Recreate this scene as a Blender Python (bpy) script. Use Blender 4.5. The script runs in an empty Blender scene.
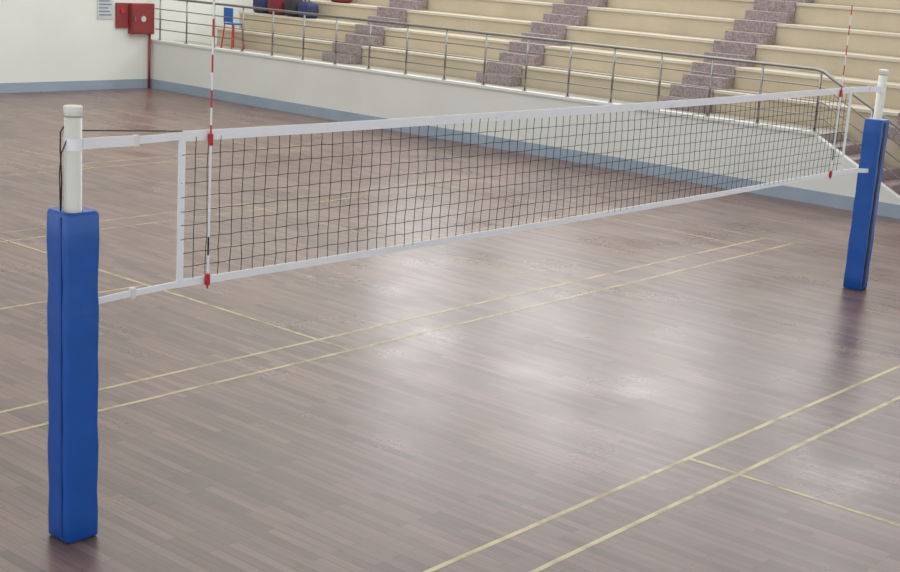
import bpy, bmesh, math, random
from mathutils import Vector, Matrix
random.seed(4)
S=bpy.context.scene
S.view_settings.view_transform='Standard'
S.view_settings.look='None'
COL=bpy.context.collection
def srgb(r,g,b):
    f=lambda c:((c/255)/12.92 if c/255<=.04045 else (((c/255)+.055)/1.055)**2.4)
    return (f(r),f(g),f(b),1)
# ---------- materials
def mat(name,col,rough=.5,metal=0,noise=0,nscale=5,bump=0,bscale=40,spec=.5,col2=None):
    m=bpy.data.materials.new(name);m.use_nodes=True;nt=m.node_tree;b=nt.nodes["Principled BSDF"]
    b.inputs["Base Color"].default_value=col;b.inputs["Roughness"].default_value=rough;b.inputs["Metallic"].default_value=metal
    b.inputs["Specular IOR Level"].default_value=spec
    tc=nt.nodes.new("ShaderNodeTexCoord")
    if noise or col2:
        n=nt.nodes.new("ShaderNodeTexNoise");n.inputs["Scale"].default_value=nscale;n.inputs["Detail"].default_value=6
        nt.links.new(tc.outputs["Object"],n.inputs["Vector"])
        r=nt.nodes.new("ShaderNodeValToRGB");r.color_ramp.elements[0].position=.3;r.color_ramp.elements[1].position=.7
        c2=col2 or tuple(c*(1-noise) for c in col[:3])+(1,)
        r.color_ramp.elements[0].color=c2;r.color_ramp.elements[1].color=col
        nt.links.new(n.outputs["Fac"],r.inputs["Fac"]);nt.links.new(r.outputs["Color"],b.inputs["Base Color"])
    if bump:
        n2=nt.nodes.new("ShaderNodeTexNoise");n2.inputs["Scale"].default_value=bscale
        nt.links.new(tc.outputs["Object"],n2.inputs["Vector"])
        bp=nt.nodes.new("ShaderNodeBump");bp.inputs["Strength"].default_value=bump;bp.inputs["Distance"].default_value=.01
        nt.links.new(n2.outputs["Fac"],bp.inputs["Height"]);nt.links.new(bp.outputs["Normal"],b.inputs["Normal"])
    return m
M={}
M['white']=mat("tape_white",srgb(240,242,245),.6,noise=.05,nscale=8)
M['pole']=mat("pole_paint",srgb(226,226,218),.35,noise=.05,nscale=6)
M['ring']=mat("pole_groove",srgb(150,150,146),.5)
M['dark']=mat("dark_rubber",srgb(40,40,44),.6)
M['cord']=mat("net_cord",srgb(28,30,34),.8)
M['blue']=mat("blue_vinyl",srgb(12,86,174),.36,noise=.14,nscale=7,bump=.35,bscale=9)
M['bluedk']=mat("blue_vinyl_seam",srgb(14,66,140),.45)
M['red']=mat("red_plastic",srgb(190,36,44),.4)
M['redbox']=mat("red_paint",srgb(140,54,54),.45,noise=.1)
M['steel']=mat("stainless_steel",srgb(150,148,145),.3,metal=.85)
M['wall']=mat("wall_plaster",srgb(226,229,222),.75,noise=.06,nscale=.8)
M['wall2']=mat("side_wall_plaster",srgb(218,221,215),.7,noise=.07,nscale=.9)
M['base']=mat("skirting_paint",srgb(152,168,184),.55,noise=.12,nscale=2)
M['riser']=mat("terrace_riser",srgb(196,184,160),.8,noise=.14,nscale=1.6)
M['tread']=mat("terrace_tread",srgb(206,198,180),.8,noise=.1,nscale=1.5)
M['walk']=mat("walkway_concrete",srgb(170,165,155),.8,noise=.1)
M['granite']=mat("granite_step",srgb(170,158,156),.6,noise=0,nscale=22,col2=srgb(124,110,112))
M['ceil']=mat("ceiling_paint",srgb(180,180,182),.9)
M['notice']=mat("notice_paper",srgb(190,196,198),.6)
M['noticeink']=mat("notice_ink",srgb(110,125,140),.6)
M['sblue']=mat("stool_blue",srgb(30,95,175),.4)
M['bagred']=mat("bag_red",srgb(130,38,50),.7,noise=.35,nscale=12)
M['bagblue']=mat("bag_blue",srgb(44,56,100),.7,noise=.35,nscale=12)
M['bagblk']=mat("bag_dark",srgb(52,44,56),.7,noise=.3,nscale=12)

def floor_mat():
    m=bpy.data.materials.new("strip_wood");m.use_nodes=True;nt=m.node_tree;N=nt.nodes;Lk=nt.links;b=N["Principled BSDF"]
    tc=N.new("ShaderNodeTexCoord");mp=N.new("ShaderNodeMapping");mp.inputs["Rotation"].default_value=(0,0,math.pi/2)
    Lk.new(tc.outputs["Object"],mp.inputs["Vector"])
    br=N.new("ShaderNodeTexBrick");br.inputs["Scale"].default_value=1;br.inputs["Brick Width"].default_value=.8;br.inputs["Row Height"].default_value=.078
    br.inputs["Mortar Size"].default_value=.0025;br.inputs["Mortar Smooth"].default_value=.3;br.inputs["Bias"].default_value=0
    br.offset=.37;br.offset_frequency=2
    br.inputs["Color1"].default_value=srgb(88,66,60);br.inputs["Color2"].default_value=srgb(126,99,90);br.inputs["Mortar"].default_value=srgb(60,45,41)
    Lk.new(mp.outputs["Vector"],br.inputs["Vector"])
    mp2=N.new("ShaderNodeMapping");mp2.inputs["Scale"].default_value=(30,1.6,1);Lk.new(tc.outputs["Object"],mp2.inputs["Vector"])
    g=N.new("ShaderNodeTexNoise");g.inputs["Scale"].default_value=1;g.inputs["Detail"].default_value=5;Lk.new(mp2.outputs["Vector"],g.inputs["Vector"])
    big=N.new("ShaderNodeTexNoise");big.inputs["Scale"].default_value=.35;big.inputs["Detail"].default_value=5;Lk.new(tc.outputs["Object"],big.inputs["Vector"])
    r1=N.new("ShaderNodeMapRange");r1.inputs["From Min"].default_value=.3;r1.inputs["From Max"].default_value=.7;r1.inputs["To Min"].default_value=.8;r1.inputs["To Max"].default_value=1.18;Lk.new(g.outputs["Fac"],r1.inputs["Value"])
    r2=N.new("ShaderNodeMapRange");r2.inputs["From Min"].default_value=.3;r2.inputs["From Max"].default_value=.7;r2.inputs["To Min"].default_value=.84;r2.inputs["To Max"].default_value=1.16;Lk.new(big.outputs["Fac"],r2.inputs["Value"])
    mu=N.new("ShaderNodeMath");mu.operation='MULTIPLY';Lk.new(r1.outputs[0],mu.inputs[0]);Lk.new(r2.outputs[0],mu.inputs[1])
    mx=N.new("ShaderNodeVectorMath");mx.operation='SCALE';Lk.new(br.outputs["Color"],mx.inputs[0]);Lk.new(mu.outputs[0],mx.inputs["Scale"])
    # worn, dusty patches
    wn=N.new("ShaderNodeTexNoise");wn.inputs["Scale"].default_value=.9;wn.inputs["Detail"].default_value=5;wn.inputs["Roughness"].default_value=.55;Lk.new(tc.outputs["Object"],wn.inputs["Vector"])
    wr=N.new("ShaderNodeMapRange");wr.inputs["From Min"].default_value=.42;wr.inputs["From Max"].default_value=.72;wr.inputs["To Min"].default_value=0;wr.inputs["To Max"].default_value=.3;Lk.new(wn.outputs["Fac"],wr.inputs["Value"])
    mm=N.new("ShaderNodeMix");mm.data_type='RGBA';Lk.new(wr.outputs[0],mm.inputs[0]);Lk.new(mx.outputs[0],mm.inputs[6]);mm.inputs[7].default_value=srgb(150,132,122)
    Lk.new(mm.outputs[2],b.inputs["Base Color"])
    r3=N.new("ShaderNodeMapRange");r3.inputs["From Min"].default_value=.3;r3.inputs["From Max"].default_value=.7;r3.inputs["To Min"].default_value=.25;r3.inputs["To Max"].default_value=.36;Lk.new(wn.outputs["Fac"],r3.inputs["Value"])
    Lk.new(r3.outputs[0],b.inputs["Roughness"]);b.inputs["IOR"].default_value=1.55
    bp=N.new("ShaderNodeBump");bp.inputs["Strength"].default_value=.25;bp.inputs["Distance"].default_value=.004
    n3=N.new("ShaderNodeTexNoise");n3.inputs["Scale"].default_value=2.2;n3.inputs["Detail"].default_value=1;Lk.new(tc.outputs["Object"],n3.inputs["Vector"])
    Lk.new(n3.outputs["Fac"],bp.inputs["Height"]);Lk.new(bp.outputs["Normal"],b.inputs["Normal"])
    return m
M['floor']=floor_mat()
def line_mat(name,c,lo,hi):
    m=mat(name,c,.35);nt=m.node_tree;N=nt.nodes;b=N["Principled BSDF"]
    tc=N.new("ShaderNodeTexCoord");n=N.new("ShaderNodeTexNoise");n.inputs["Scale"].default_value=3;n.inputs["Detail"].default_value=10;n.inputs["Roughness"].default_value=.65
    nt.links.new(tc.outputs["Object"],n.inputs["Vector"])
    r=N.new("ShaderNodeMapRange");r.inputs["From Min"].default_value=.36;r.inputs["From Max"].default_value=.54;r.inputs["To Min"].default_value=lo;r.inputs["To Max"].default_value=hi
    nt.links.new(n.outputs["Fac"],r.inputs["Value"]);nt.links.new(r.outputs[0],b.inputs["Alpha"])
    return m
M['line']=line_mat("court_line_yellow",srgb(214,201,150),.5,.92)
M['linemid']=line_mat("court_line_pale",srgb(208,194,150),.4,.8)
M['linefaint']=line_mat("court_line_worn",srgb(206,192,150),.3,.65)
M['lineblue']=line_mat("court_line_blue",srgb(70,96,130),.2,.6)

# ---------- geometry helpers
def new(name,bm,mats,parent=None,loc=None,smooth=False):
    me=bpy.data.meshes.new(name);bm.to_mesh(me);bm.free()
    for k in (mats if isinstance(mats,list) else [mats]): me.materials.append(M[k])
    if smooth:
        for p in me.polygons:p.use_smooth=True
    o=bpy.data.objects.new(name,me);COL.objects.link(o)
    if parent:o.parent=parent
    if loc:o.location=loc
    return o
def empty(name,loc,label,cat,group=None):
    o=bpy.data.objects.new(name,None);o.location=loc;o.empty_display_size=.2;COL.objects.link(o)
    o["label"]=label;o["category"]=cat
    if group:o["group"]=group
    return o
def tag(o,label,cat,group=None):
    o["label"]=label;o["category"]=cat
    if group:o["group"]=group
    return o
def abox(bm,x0,x1,y0,y1,z0,z1,mi=0,bev=0):
    v=[bm.verts.new(p) for p in [(x0,y0,z0),(x1,y0,z0),(x1,y1,z0),(x0,y1,z0),(x0,y0,z1),(x1,y0,z1),(x1,y1,z1),(x0,y1,z1)]]
    fs=[bm.faces.new([v[i] for i in f]) for f in [(3,2,1,0),(4,5,6,7),(0,1,5,4),(1,2,6,5),(2,3,7,6),(3,0,4,7)]]
    for f in fs:f.material_index=mi
    if bev:
        es=list({e for f in fs for e in f.edges})
        r=bmesh.ops.bevel(bm,geom=es,offset=bev,segments=2,profile=.5,affect='EDGES')
        for f in r['faces']:f.material_index=mi
def tube(bm,pts,rad,seg=10,mi=0,cap=True):
    pts=[Vector(p) for p in pts];rings=[];n=len(pts);prev=None
    for i,p in enumerate(pts):
        t=(pts[min(i+1,n-1)]-pts[max(i-1,0)]).normalized()
        if prev is None:
            a=Vector((0,0,1)) if abs(t.z)<.9 else Vector((1,0,0))
            u=t.cross(a).normalized()
        else:u=(prev-t*prev.dot(t)).normalized()
        prev=u;w=t.cross(u);r=rad[i] if isinstance(rad,(list,tuple)) else rad
        rings.append([bm.verts.new(p+r*(math.cos(2*math.pi*(k+.5)/seg)*u+math.sin(2*math.pi*(k+.5)/seg)*w)) for k in range(seg)])
    for a,b in zip(rings,rings[1:]):
        for k in range(seg):
            f=bm.faces.new([a[k],a[(k+1)%seg],b[(k+1)%seg],b[k]]);f.material_index=mi
    if cap:
        f=bm.faces.new(rings[0][::-1]);f.material_index=mi
        f=bm.faces.new(rings[-1]);f.material_index=mi
def box_obj(name,b,mats,parent=None,bev=0,smooth=False):
    bm=bmesh.new();abox(bm,*b,bev=bev);return new(name,bm,mats,parent)
def struct(o):
    o["kind"]="structure";return o

W=16.39;YB=20.75;HW=1.12
# ---------- floor with painted lines
bm=bmesh.new()
v=[bm.verts.new(p) for p in [(-9,-13,0),(W,-13,0),(W,YB,0),(-9,YB,0)]];bm.faces.new(v)
lz=[.0012]
def line(x0,y0,x1,y1,w=.04,mi=1):
    a=Vector((x0,y0));b=Vector((x1,y1));d=(b-a).normalized();n=Vector((-d.y,d.x))*w/2
    lz[0]+=.00002
    f=bm.faces.new([bm.verts.new((q.x,q.y,lz[0])) for q in (a-n,b-n,b+n,a+n)]);f.material_index=mi
XE=12.87;X0=-.5
for k,y0 in enumerate((-7.97,1.74,11.35)):
    y1=y0+6.1
    far=3 if k==2 else 4
    for i,y in enumerate((y0,y0+.43,y1-.43,y1)):
        line(X0,y,XE,y,mi=(3 if k==2 or (k==1 and i>1) else (4 if k==1 else 1)))
    for x in (X0,X0+.76,4.17,8.14,XE-.76 if k else XE-.6,XE):
        line(x,y0,x,y1,mi=3 if (k==2 or x>8 or x<1) else (4 if k==1 else 1))
    ym=(y0+y1)/2
    line(X0,ym,4.17,ym,mi=far);line(8.14,ym,XE,ym,mi=3)
line(-2.2,-.3,1.2,-2.2,.06,2)
fl=struct(new("floor",bm,['floor','line','lineblue','linefaint','linemid']))
# ---------- walls
bm=bmesh.new()
prof=[(YB,0),(YB,HW),(3.3,HW),(1.25,.06),(1.25,0)]
fa=[bm.verts.new((W,y,z)) for y,z in prof];fb=[bm.verts.new((W+.14,y,z)) for y,z in prof]
bm.faces.new(fa);bm.faces.new(fb[::-1])
for i in range(len(prof)):
    j=(i+1)%len(prof);bm.faces.new([fa[j],fa[i],fb[i],fb[j]])
bmesh.ops.recalc_face_normals(bm,faces=bm.faces)
struct(new("wall_side",bm,'wall2'))
bm=bmesh.new();abox(bm,W-.03,W+.17,3.3,YB-.02,HW,HW+.05);struct(new("trim_1",bm,'wall2'))
struct(box_obj("wall_back",(-9,25,YB,YB+.2,0,11),'wall'))
bm=bmesh.new();abox(bm,W-.015,W,1.25,YB,0,.22);struct(new("baseboard_side",bm,'base'))
struct(box_obj("baseboard_back",(-9,W-.015,YB-.015,YB,0,.22),'base'))
# high wall behind the stand with window openings
bm=bmesh.new()
XH=24.0
abox(bm,XH,XH+.2,-16,YB,0,5.6);abox(bm,XH,XH+.2,-16,YB,9.2,11)
ys=[-16,-12,-8,-4,0,4,8,12,16,YB]
for y in ys: abox(bm,XH,XH+.2,y-.55,y+.55,5.6,9.2)
struct(new("wall_upper",bm,'wall'))
struct(box_obj("ceiling",(-14,25,-18,YB+.2,11,11.2),'ceil'))
# ---------- walkway + stand
TR,TD,XF=.40,.70,W+1.25
wk=box_obj("walkway_slab",(W+.145,XF-.035,3.3,YB-.02,0,HW),'walk');tag(wk,"concrete walkway slab behind the low court wall","walkway")
stand=empty("spectator_stand",(XF,8,0),"beige concrete stepped seating terrace with granite stair flights","terrace seating")
YS0,YS1=-4,19.8
SP=Matrix.Translation((-XF,-8,0))
for n in range(1,9):
    x0=XF+TD*(n-1);x1=x0+TD if n<8 else XH-.01
    zt=HW+TR*n
    bm=bmesh.new();abox(bm,x0,x1,YS0,YS1,0,zt-.05,0);abox(bm,x0-.03,x1-.031 if n<8 else x1,YS0,YS1,zt-.05,zt,1)
    o=new("seating_tier",bm,['riser','tread'],stand);o.matrix_parent_inverse=SP
for yc in (2.0,6.4,10.8,15.3):
    bm=bmesh.new()
    for n in range(1,8):
        x0=XF+TD*(n-1);zb=HW+TR*(n-1)
        abox(bm,x0-.36,x0-.03,yc-.45,yc+.45,zb+.001,zb+.2,0,.008)
        abox(bm,x0-.055,x0+.3,yc-.45,yc+.45,zb+.2,zb+TR+.015,0,.006)
    o=new("stair_flight",bm,'granite',stand);o.matrix_parent_inverse=SP
    o["label"]="speckled purple-grey granite stair flight"
e=empty("stairs_to_court",(W+.2,1.25,0),"granite stairs running from the walkway down to the court","stairs")
for k in range(6):
    z1=HW*(6-k)/7;y1=3.295-.34*k
    bm=bmesh.new();abox(bm,W+.145,XF-.04,y1-.34,y1,0,z1,0)
    o=new("step",bm,'granite',e);o.matrix_parent_inverse=Matrix.Translation((-W-.2,-1.25,0))
# ---------- railing
XR=W+.07;zt=2.17
rail=empty("railing",(XR,10,HW+.05),"stainless steel tube guard railing on the low white wall","railing")
Pinv=Matrix.Translation((-XR,-10,-HW-.05))
def rpart(name,bm):
    o=new(name,bm,'steel',rail,smooth=True);o.matrix_parent_inverse=Pinv;return o
def slopez(y,z): return z if y>=3.3 else z-(3.3-y)*.53
bm=bmesh.new();tube(bm,[(XR,YB-.05,zt),(XR,3.45,zt),(XR,3.3,zt-.03),(XR,3.15,zt-.12),(XR,1.3,slopez(1.3,zt)-.04),(XR,1.2,.95),(XR,1.2,.88)],.028,12);rpart("top_rail",bm)
for z in (1.42,1.66,1.9):
    bm=bmesh.new();tube(bm,[(XR,YB-.05,z),(XR,3.35,z),(XR,3.2,z-.04),(XR,1.3,slopez(1.3,z)-.02)],.012,8);rpart("mid_rail",bm)
yp=[20.5,19.5,18.5,17.5,16.5,15.5,14.5,13.5,12.45,11.4,10.38,9.36,8.35,7.38,6.38,5.36,4.4,3.35]
for y in yp:
    bm=bmesh.new();tube(bm,[(XR,y,HW+.05),(XR,y,zt)],.02,10);tube(bm,[(XR,y,HW+.05),(XR,y,HW+.065)],.045,12);rpart("rail_post",bm)
for y in (2.4,1.5):
    zb=.06+(y-1.25)*.517
    bm=bmesh.new();tube(bm,[(XR,y,zb),(XR,y,slopez(y,zt)-.04)],.02,10);rpart("rail_post",bm)
# ---------- posts
def post(x,y,label,s=.22,mirror=1,pt=2.015,ph=2.61):
    e=empty("volleyball_post",(x,y,0),label,"net post","volleyball posts")
    bm=bmesh.new();tube(bm,[(0,0,0),(0,0,ph)],.05,28);o=new("pole",bm,'pole',e,smooth=False)
    for p in o.data.polygons:p.use_smooth=len(p.vertices)==4
    bm=bmesh.new();tube(bm,[(0,0,ph-.03),(0,0,ph-.01),(0,0,ph+.015),(0,0,ph+.02)],[.051,.055,.055,.045],28);new("pole_cap",bm,'pole',e)
    bm=bmesh.new();tube(bm,[(0,0,ph-.045),(0,0,ph-.035)],.0512,28);new("pole_ring",bm,'ring',e)
    h=s/2;bm=bmesh.new()
    def ring(r,z,b):
        pts=[]
        for sx,sy in ((1,1),(-1,1),(-1,-1),(1,-1)):
            cx,cy=sx*(r-b),sy*(r-b);a0=math.atan2(sy,sx)-math.pi/4
            for k in range(4):
                a=a0+k*math.pi/6;pts.append(bm.verts.new((cx+b*math.cos(a),cy+b*math.sin(a),z)))
        return pts
    B=.02
    rs=[ring(.055,.004,.05),ring(h-.008,.004,B),ring(h,.015,B)]
    nz=14
    for i in range(1,nz):
        z=.015+(pt-.045)*i/nz;rs.append(ring(h+.0025*math.sin(i*2.1)+.001*math.sin(i*5),z,B))
    rs+=[ring(h,pt-.02,B),ring(h-.008,pt,B),ring(.055,pt-.012,.05)]
    for a,b in zip(rs,rs[1:]):
        for k in range(16):bm.faces.new([a[k],a[(k+1)%16],b[(k+1)%16],b[k]])
    new("padding",bm,'blue',e,smooth=True)
    bm=bmesh.new()
    if mirror==1: abox(bm,-h-.005,-h+.004,-.05,-.035,.03,pt-.03)
    else: abox(bm,-.05,.0,-h-.007,-h+.004,.03,pt-.03)
    new("padding_seam",bm,'bluedk' if mirror==1 else 'dark',e)
    bm=bmesh.new();sx=-.06
    if mirror==1:
        tube(bm,[(sx*.5,.03,2.52),(sx*1.05,.03,2.48),(sx*1.2,.02,2.38),(sx*1.05,.02,2.2),(sx*1.15,.02,2.02)],.005,6)
        tube(bm,[(sx*.8,-.01,2.44),(sx*1.3,0,2.36),(sx*1.4,0.01,2.25),(sx*1.3,.01,2.02)],.004,6)
    else:
        tube(bm,[(.03,.05,2.5),(.02,.06,2.3),(.03,.06,2.03)],.005,6)
    new("tension_cable",bm,'dark',e,smooth=True)
    return e
AX,AY=-.06,-.07
BX,BY=10.98,-.06
post(AX,AY,"white volleyball post with tall blue vinyl padding",pt=2.03)
post(BX,BY,"white volleyball post with blue padding near the terrace wall",mirror=-1,pt=2.045,ph=2.6)
# ---------- net
NX0,NX1=.76,10.32;ZT,ZB=2.43,1.43
def sag(x): 
    u=(x-NX0)/(NX1-NX0);return -.018*4*u*(1-u)
net=empty("volleyball_net",(5.5,0,ZB),"black mesh volleyball net with white top and bottom tapes","net")
Ninv=Matrix.Translation((-5.5,0,-ZB))
def npart(name,bm,m,**k):
    o=new(name,bm,m,net,**k);o.matrix_parent_inverse=Ninv;return o
def ribbon(bm,x0,x1,z0,z1,th,n=40,sg=True):
    R=[]
    for i in range(n+1):
        x=x0+(x1-x0)*i/n;d=sag(x) if sg else 0
        y=.004*math.sin(x*2.3)+.002*math.sin(x*9)
        R.append([bm.verts.new((x,y-th/2,z0+d)),bm.verts.new((x,y+th/2,z0+d)),bm.verts.new((x,y+th/2,z1+d)),bm.verts.new((x,y-th/2,z1+d))])
    for a,b in zip(R,R[1:]):
        for k in range(4):bm.faces.new([a[k],b[k],b[(k+1)%4],a[(k+1)%4]])
    bm.faces.new(R[0]);bm.faces.new(R[-1][::-1])
bm=bmesh.new();ribbon(bm,NX0,NX1,ZT-.065,ZT,.012,120);npart("top_tape",bm,'white')
bm=bmesh.new();ribbon(bm,NX0,NX1,ZB,ZB+.05,.012,120);npart("bottom_tape",bm,'white')
for x in (NX0,NX1-.05):
    bm=bmesh.new();ribbon(bm,x,x+.05,ZB+.051,ZT-.066,.010,2);npart("side_band",bm,'white')
bm=bmesh.new()
nv=95;nh=9
for i in range(1,nv):
    x=NX0+.03+(NX1-NX0-.06)*i/nv;ph=random.uniform(-1,1)*.006
    tube(bm,[(x+.006*random.uniform(-1,1)*(0 if j in(0,9) else 1)+ph*math.sin(j/9*math.pi),.004*math.sin(x*2+j),ZB+.03+(ZT-ZB-.07)*j/9+sag(x)) for j in range(10)],.0025,4,cap=False)
for j in range(1,nh+1):
    z=ZB+.04+(ZT-ZB-.1)*j/(nh+1)
    tube(bm,[(NX0+.02+(NX1-NX0-.04)*i/140,.003*math.sin(i*.7+j),z+sag(NX0+(NX1-NX0)*i/140)+.0025*math.sin(i*1.9+j*2)) for i in range(141)],.0025,4,cap=False)
npart("netting",bm,'cord')
def strap(pts,w,th=.008):
    bm=bmesh.new();R=[]
    for x,y,z in pts:
        R.append([bm.verts.new((x,y-th,z-w/2)),bm.verts.new((x,y+th,z-w/2)),bm.verts.new((x,y+th,z+w/2)),bm.verts.new((x,y-th,z+w/2))])
    for a,b in zip(R,R[1:]):
        for k in range(4):bm.faces.new([a[k],b[k],b[(k+1)%4],a[(k+1)%4]])
    bm.faces.new(R[0]);bm.faces.new(R[-1][::-1])
    bmesh.ops.recalc_face_normals(bm,faces=bm.faces)
    return bm
npart("strap",strap([(AX+.05,AY-.02,2.41),(.2,-.04,2.402),(.44,-.01,2.392)],.062),'white')
npart("strap",strap([(.40,-.01,2.394),(.6,0,2.396),(.77,0,2.4)],.045),'white')
npart("strap",strap([(AX+.1,AY-.01,1.455),(.3,-.03,1.452),(.77,0,1.455)],.038),'white')
npart("strap",strap([(NX1-.01,0,2.4),(10.7,-.02,2.395),(BX-.045,BY-.02,2.395)],.06),'white')
npart("strap",strap([(NX1-.01,0,1.455),(10.7,-.02,1.45),(BX-.1,BY-.02,1.44)],.05),'white')
for x,y,z,w,r in ((AX,AY,2.41,.07,.054),(BX,BY,2.395,.07,.054)):
    bm=bmesh.new();R=[]
    tube(bm,[(x,y,z-w/2),(x,y,z+w/2)],r,24);npart("strap_loop",bm,'white')
for x,y,z in ((.42,-.01,2.393),(.40,-.02,1.452),(10.72,-.02,2.395)):
    bm=bmesh.new();abox(bm,x-.02,x+.02,y-.018,y+.014,z-.036,z+.036,0,.006);npart("buckle",bm,'pole')
bm=bmesh.new();tube(bm,[(AX+.05,AY,2.485),(.3,-.03,2.462),(.78,0,2.43)],.004,6);npart("tension_rope",bm,'dark')
# ---------- antennas
def antenna(x,label,zt_):
    e=empty("net_antenna",(x,-.022,1.40),label,"net antenna","net antennas")
    bmr=bmesh.new()
    segs=[(1.40,1.5,1),(1.5,1.62,0),(1.62,1.74,2),(1.74,2.34,0),(2.34,2.46,1)]
    zz=2.46;c=0
    while zz<zt_:
        segs.append((zz,min(zz+.11,zt_),c%2));zz+=.11;c+=1
    for a,b,c in segs: tube(bmr,[(0,0,a-1.4),(0,0,b-1.4)],.006,10,mi=c)
    new("rod",bmr,['white','red','dark'],e)
    bm=bmesh.new();abox(bm,.006,.018,.008,.014,.05,.97);new("sleeve",bm,'white',e)
    for z0 in (.02,.93):
        bm=bmesh.new();abox(bm,-.014,.014,-.012,.015,z0,z0+.075,0,.005);new("clip",bm,'red',e)
    return e
antenna(.99,"red and white striped antenna rod clipped to the net",3.36)
antenna(10.0,"red and white striped antenna rod clipped to the net",3.36)
# ---------- back wall fittings
e=empty("fire_hose_cabinet",(16.03,YB,1.3),"red metal fire hose cabinet mounted on white wall","fire cabinet")
bm=bmesh.new();abox(bm,-.33,.33,-.16,-.001,0,.72,0,.01);new("body",bm,'redbox',e)
bm=bmesh.new();abox(bm,-.3,.3,-.175,-.16,.03,.69,0,.006);d=new("door",bm,'redbox',e)
bm=bmesh.new();tube(bm,[(0,-.176,.36),(0,-.18,.36)],.07,20);new("round_label",bm,'notice',d)
bm=bmesh.new();abox(bm,-.27,-.24,-.2,-.176,.3,.42,0,.004);new("handle",bm,'steel',d)
e=empty("fire_alarm_panel",(15.5,YB,1.44),"narrow red wall panel beside the fire cabinet","fire alarm")
bm=bmesh.new();abox(bm,-.16,.16,-.06,-.001,0,.58,0,.008);new("body",bm,'redbox',e)
bm=bmesh.new();tube(bm,[(0,-.061,.4),(0,-.085,.4)],.06,18);new("bell",bm,'red',e)
e=empty("fire_pipe",(16.3,YB-.06,0),"vertical red pipe between fire cabinet and floor","pipe")
bm=bmesh.new();tube(bm,[(0,0,0),(0,0,1.29)],.03,14);new("pipe",bm,'redbox',e,smooth=True)
e=empty("notice_board",(15.05,YB,1.64),"pale grey notice sheet with lines of text on wall","notice")
bm=bmesh.new();abox(bm,-.22,.22,-.02,-.001,0,.6,0);new("sheet",bm,'notice',e)
for k in range(6):
    bm=bmesh.new();abox(bm,-.17,.17-.05*(k%3),-.022,-.0201,.08+.08*k,.11+.08*k,0);new("text_line",bm,'noticeink',e)
# ---------- stool
e=empty("plastic_stool",(17.2,18.7,HW),"blue plastic stool with red legs on the walkway","stool")
bm=bmesh.new();abox(bm,-.16,.16,-.16,.16,.56,.60,0,.01);new("seat",bm,'sblue',e)
bm=bmesh.new();abox(bm,-.17,-.14,-.16,.16,.62,.95,0,.01);new("backrest",bm,'sblue',e)
for sx in(-1,1):
    for sy in(-1,1):
        bm=bmesh.new();tube(bm,[(sx*.19,sy*.19,0),(sx*.14,sy*.14,.56)],[.018,.015],10);new("leg",bm,'red',e)
for sy in(-1,1):
    bm=bmesh.new();tube(bm,[(-.15,sy*.145,.58),(-.155,sy*.145,.66)],.01,8);new("back_support",bm,'sblue',e)
for sx in(-1,1):
    bm=bmesh.new();tube(bm,[(sx*.165,-.165,.25),(sx*.165,.165,.25)],.01,8);new("rung",bm,'red',e)
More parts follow.
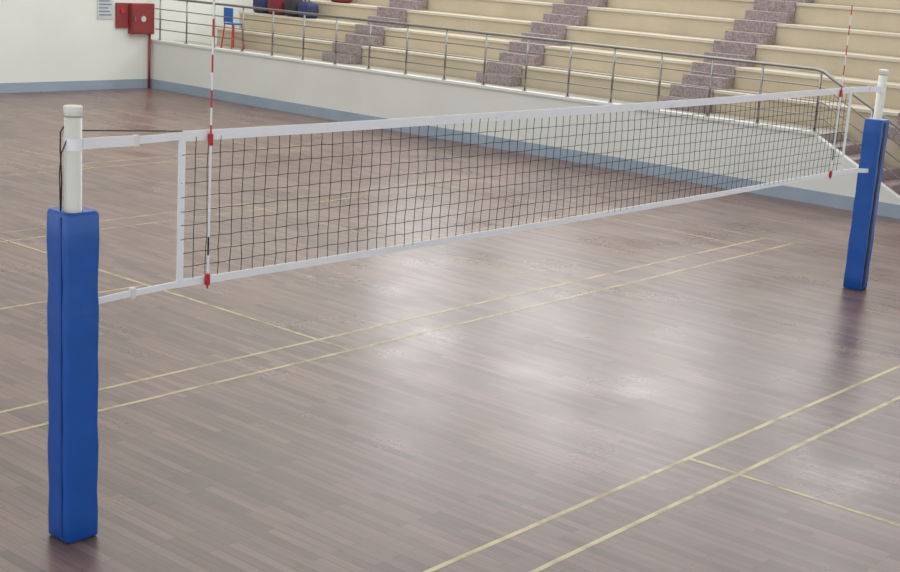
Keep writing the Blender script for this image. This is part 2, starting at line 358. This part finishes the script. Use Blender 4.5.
# ---------- bags
def bag(x,y,z,sx,sy,sz,m,label):
    e=empty("sports_bag",(x,y,z),label,"bag","bags on the terrace")
    bm=bmesh.new();bmesh.ops.create_icosphere(bm,subdivisions=3,radius=1)
    for v in bm.verts:
        c=v.co;f=lambda t:math.copysign(abs(t)**.6,t)
        k=1+.06*math.sin(c.x*5+y*3)*math.cos(c.y*6)
        v.co=Vector((f(c.x)*sx*k,f(c.y)*sy*k,max(f(c.z)*sz*k,-sz*.92)+sz*.92))
    new("body",bm,m,e,smooth=True)
    bm=bmesh.new();pts=[(-sx*.2,math.cos(a)*sy*.45,sz*1.7+math.sin(a)*sz*.5) for a in [math.pi*i/10 for i in range(11)]]
    tube(bm,pts,.014,8);new("handle",bm,'bagblk',e,smooth=True)
z2=HW+2*TR
X2=XF+TD+.32
for i,(y,sx,sy,sz,m,l) in enumerate([(19.3,.2,.24,.22,'bagblue',"dark blue sports bag resting on a beige terrace step"),(18.75,.22,.26,.26,'bagred',"red sports bag resting on a beige terrace step"),(18.2,.2,.22,.24,'bagblk',"black sports bag resting on a beige terrace step"),(17.7,.2,.23,.2,'bagblue',"dark blue sports bag resting on a beige terrace step")]):
    bag(X2,y,z2,sx,sy,sz,m,l)
bag(X2+TD,17.3,z2+TR,.2,.26,.14,'bagred',"red sports bag resting on a beige terrace step")
# ---------- light
w=bpy.data.worlds.new("World");S.world=w;w.use_nodes=True
w.node_tree.nodes["Background"].inputs[0].default_value=(.95,.97,1,1);w.node_tree.nodes["Background"].inputs[1].default_value=1.35
def area(loc_,rot,sx,sy,e,name,col=(1,1,1)):
    l=bpy.data.lights.new(name,'AREA');l.shape='RECTANGLE';l.size=sx;l.size_y=sy;l.energy=e;l.color=col
    o=bpy.data.objects.new(name,l);o.location=loc_;o.rotation_euler=rot;COL.objects.link(o);return o
area((11,10,10.8),(0,0,0),22,20,2200,"overhead_fill",(1,.985,.96))  # added broad fill under the ceiling to brighten hall and stand, no real fitting
for y,en in ((2,100),(6,125),(10,145),(14,160),(18.4,160)):
    o=area((XH-.05,y,7.4),(0,math.pi/2,0),3.6,3.1,en,"window_daylight",(.98,.98,1))
# ---------- camera
cd=bpy.data.cameras.new("camera");cam=bpy.data.objects.new("camera",cd);COL.objects.link(cam);S.camera=cam
p,y,r=.2340,.6976,.0646
f=Vector((math.cos(y)*math.cos(p),math.sin(y)*math.cos(p),-math.sin(p)))
rr=f.cross(Vector((0,0,1))).normalized();u=rr.cross(f)
r2=rr*math.cos(r)+u*math.sin(r);u2=-rr*math.sin(r)+u*math.cos(r)
mw=Matrix(((r2.x,u2.x,-f.x,-4.675),(r2.y,u2.y,-f.y,-6.817),(r2.z,u2.z,-f.z,3.5949),(0,0,0,1)))
cam.matrix_world=mw
cd.sensor_width=36;cd.lens=1385.24/900*36;cd.clip_start=.1;cd.clip_end=200
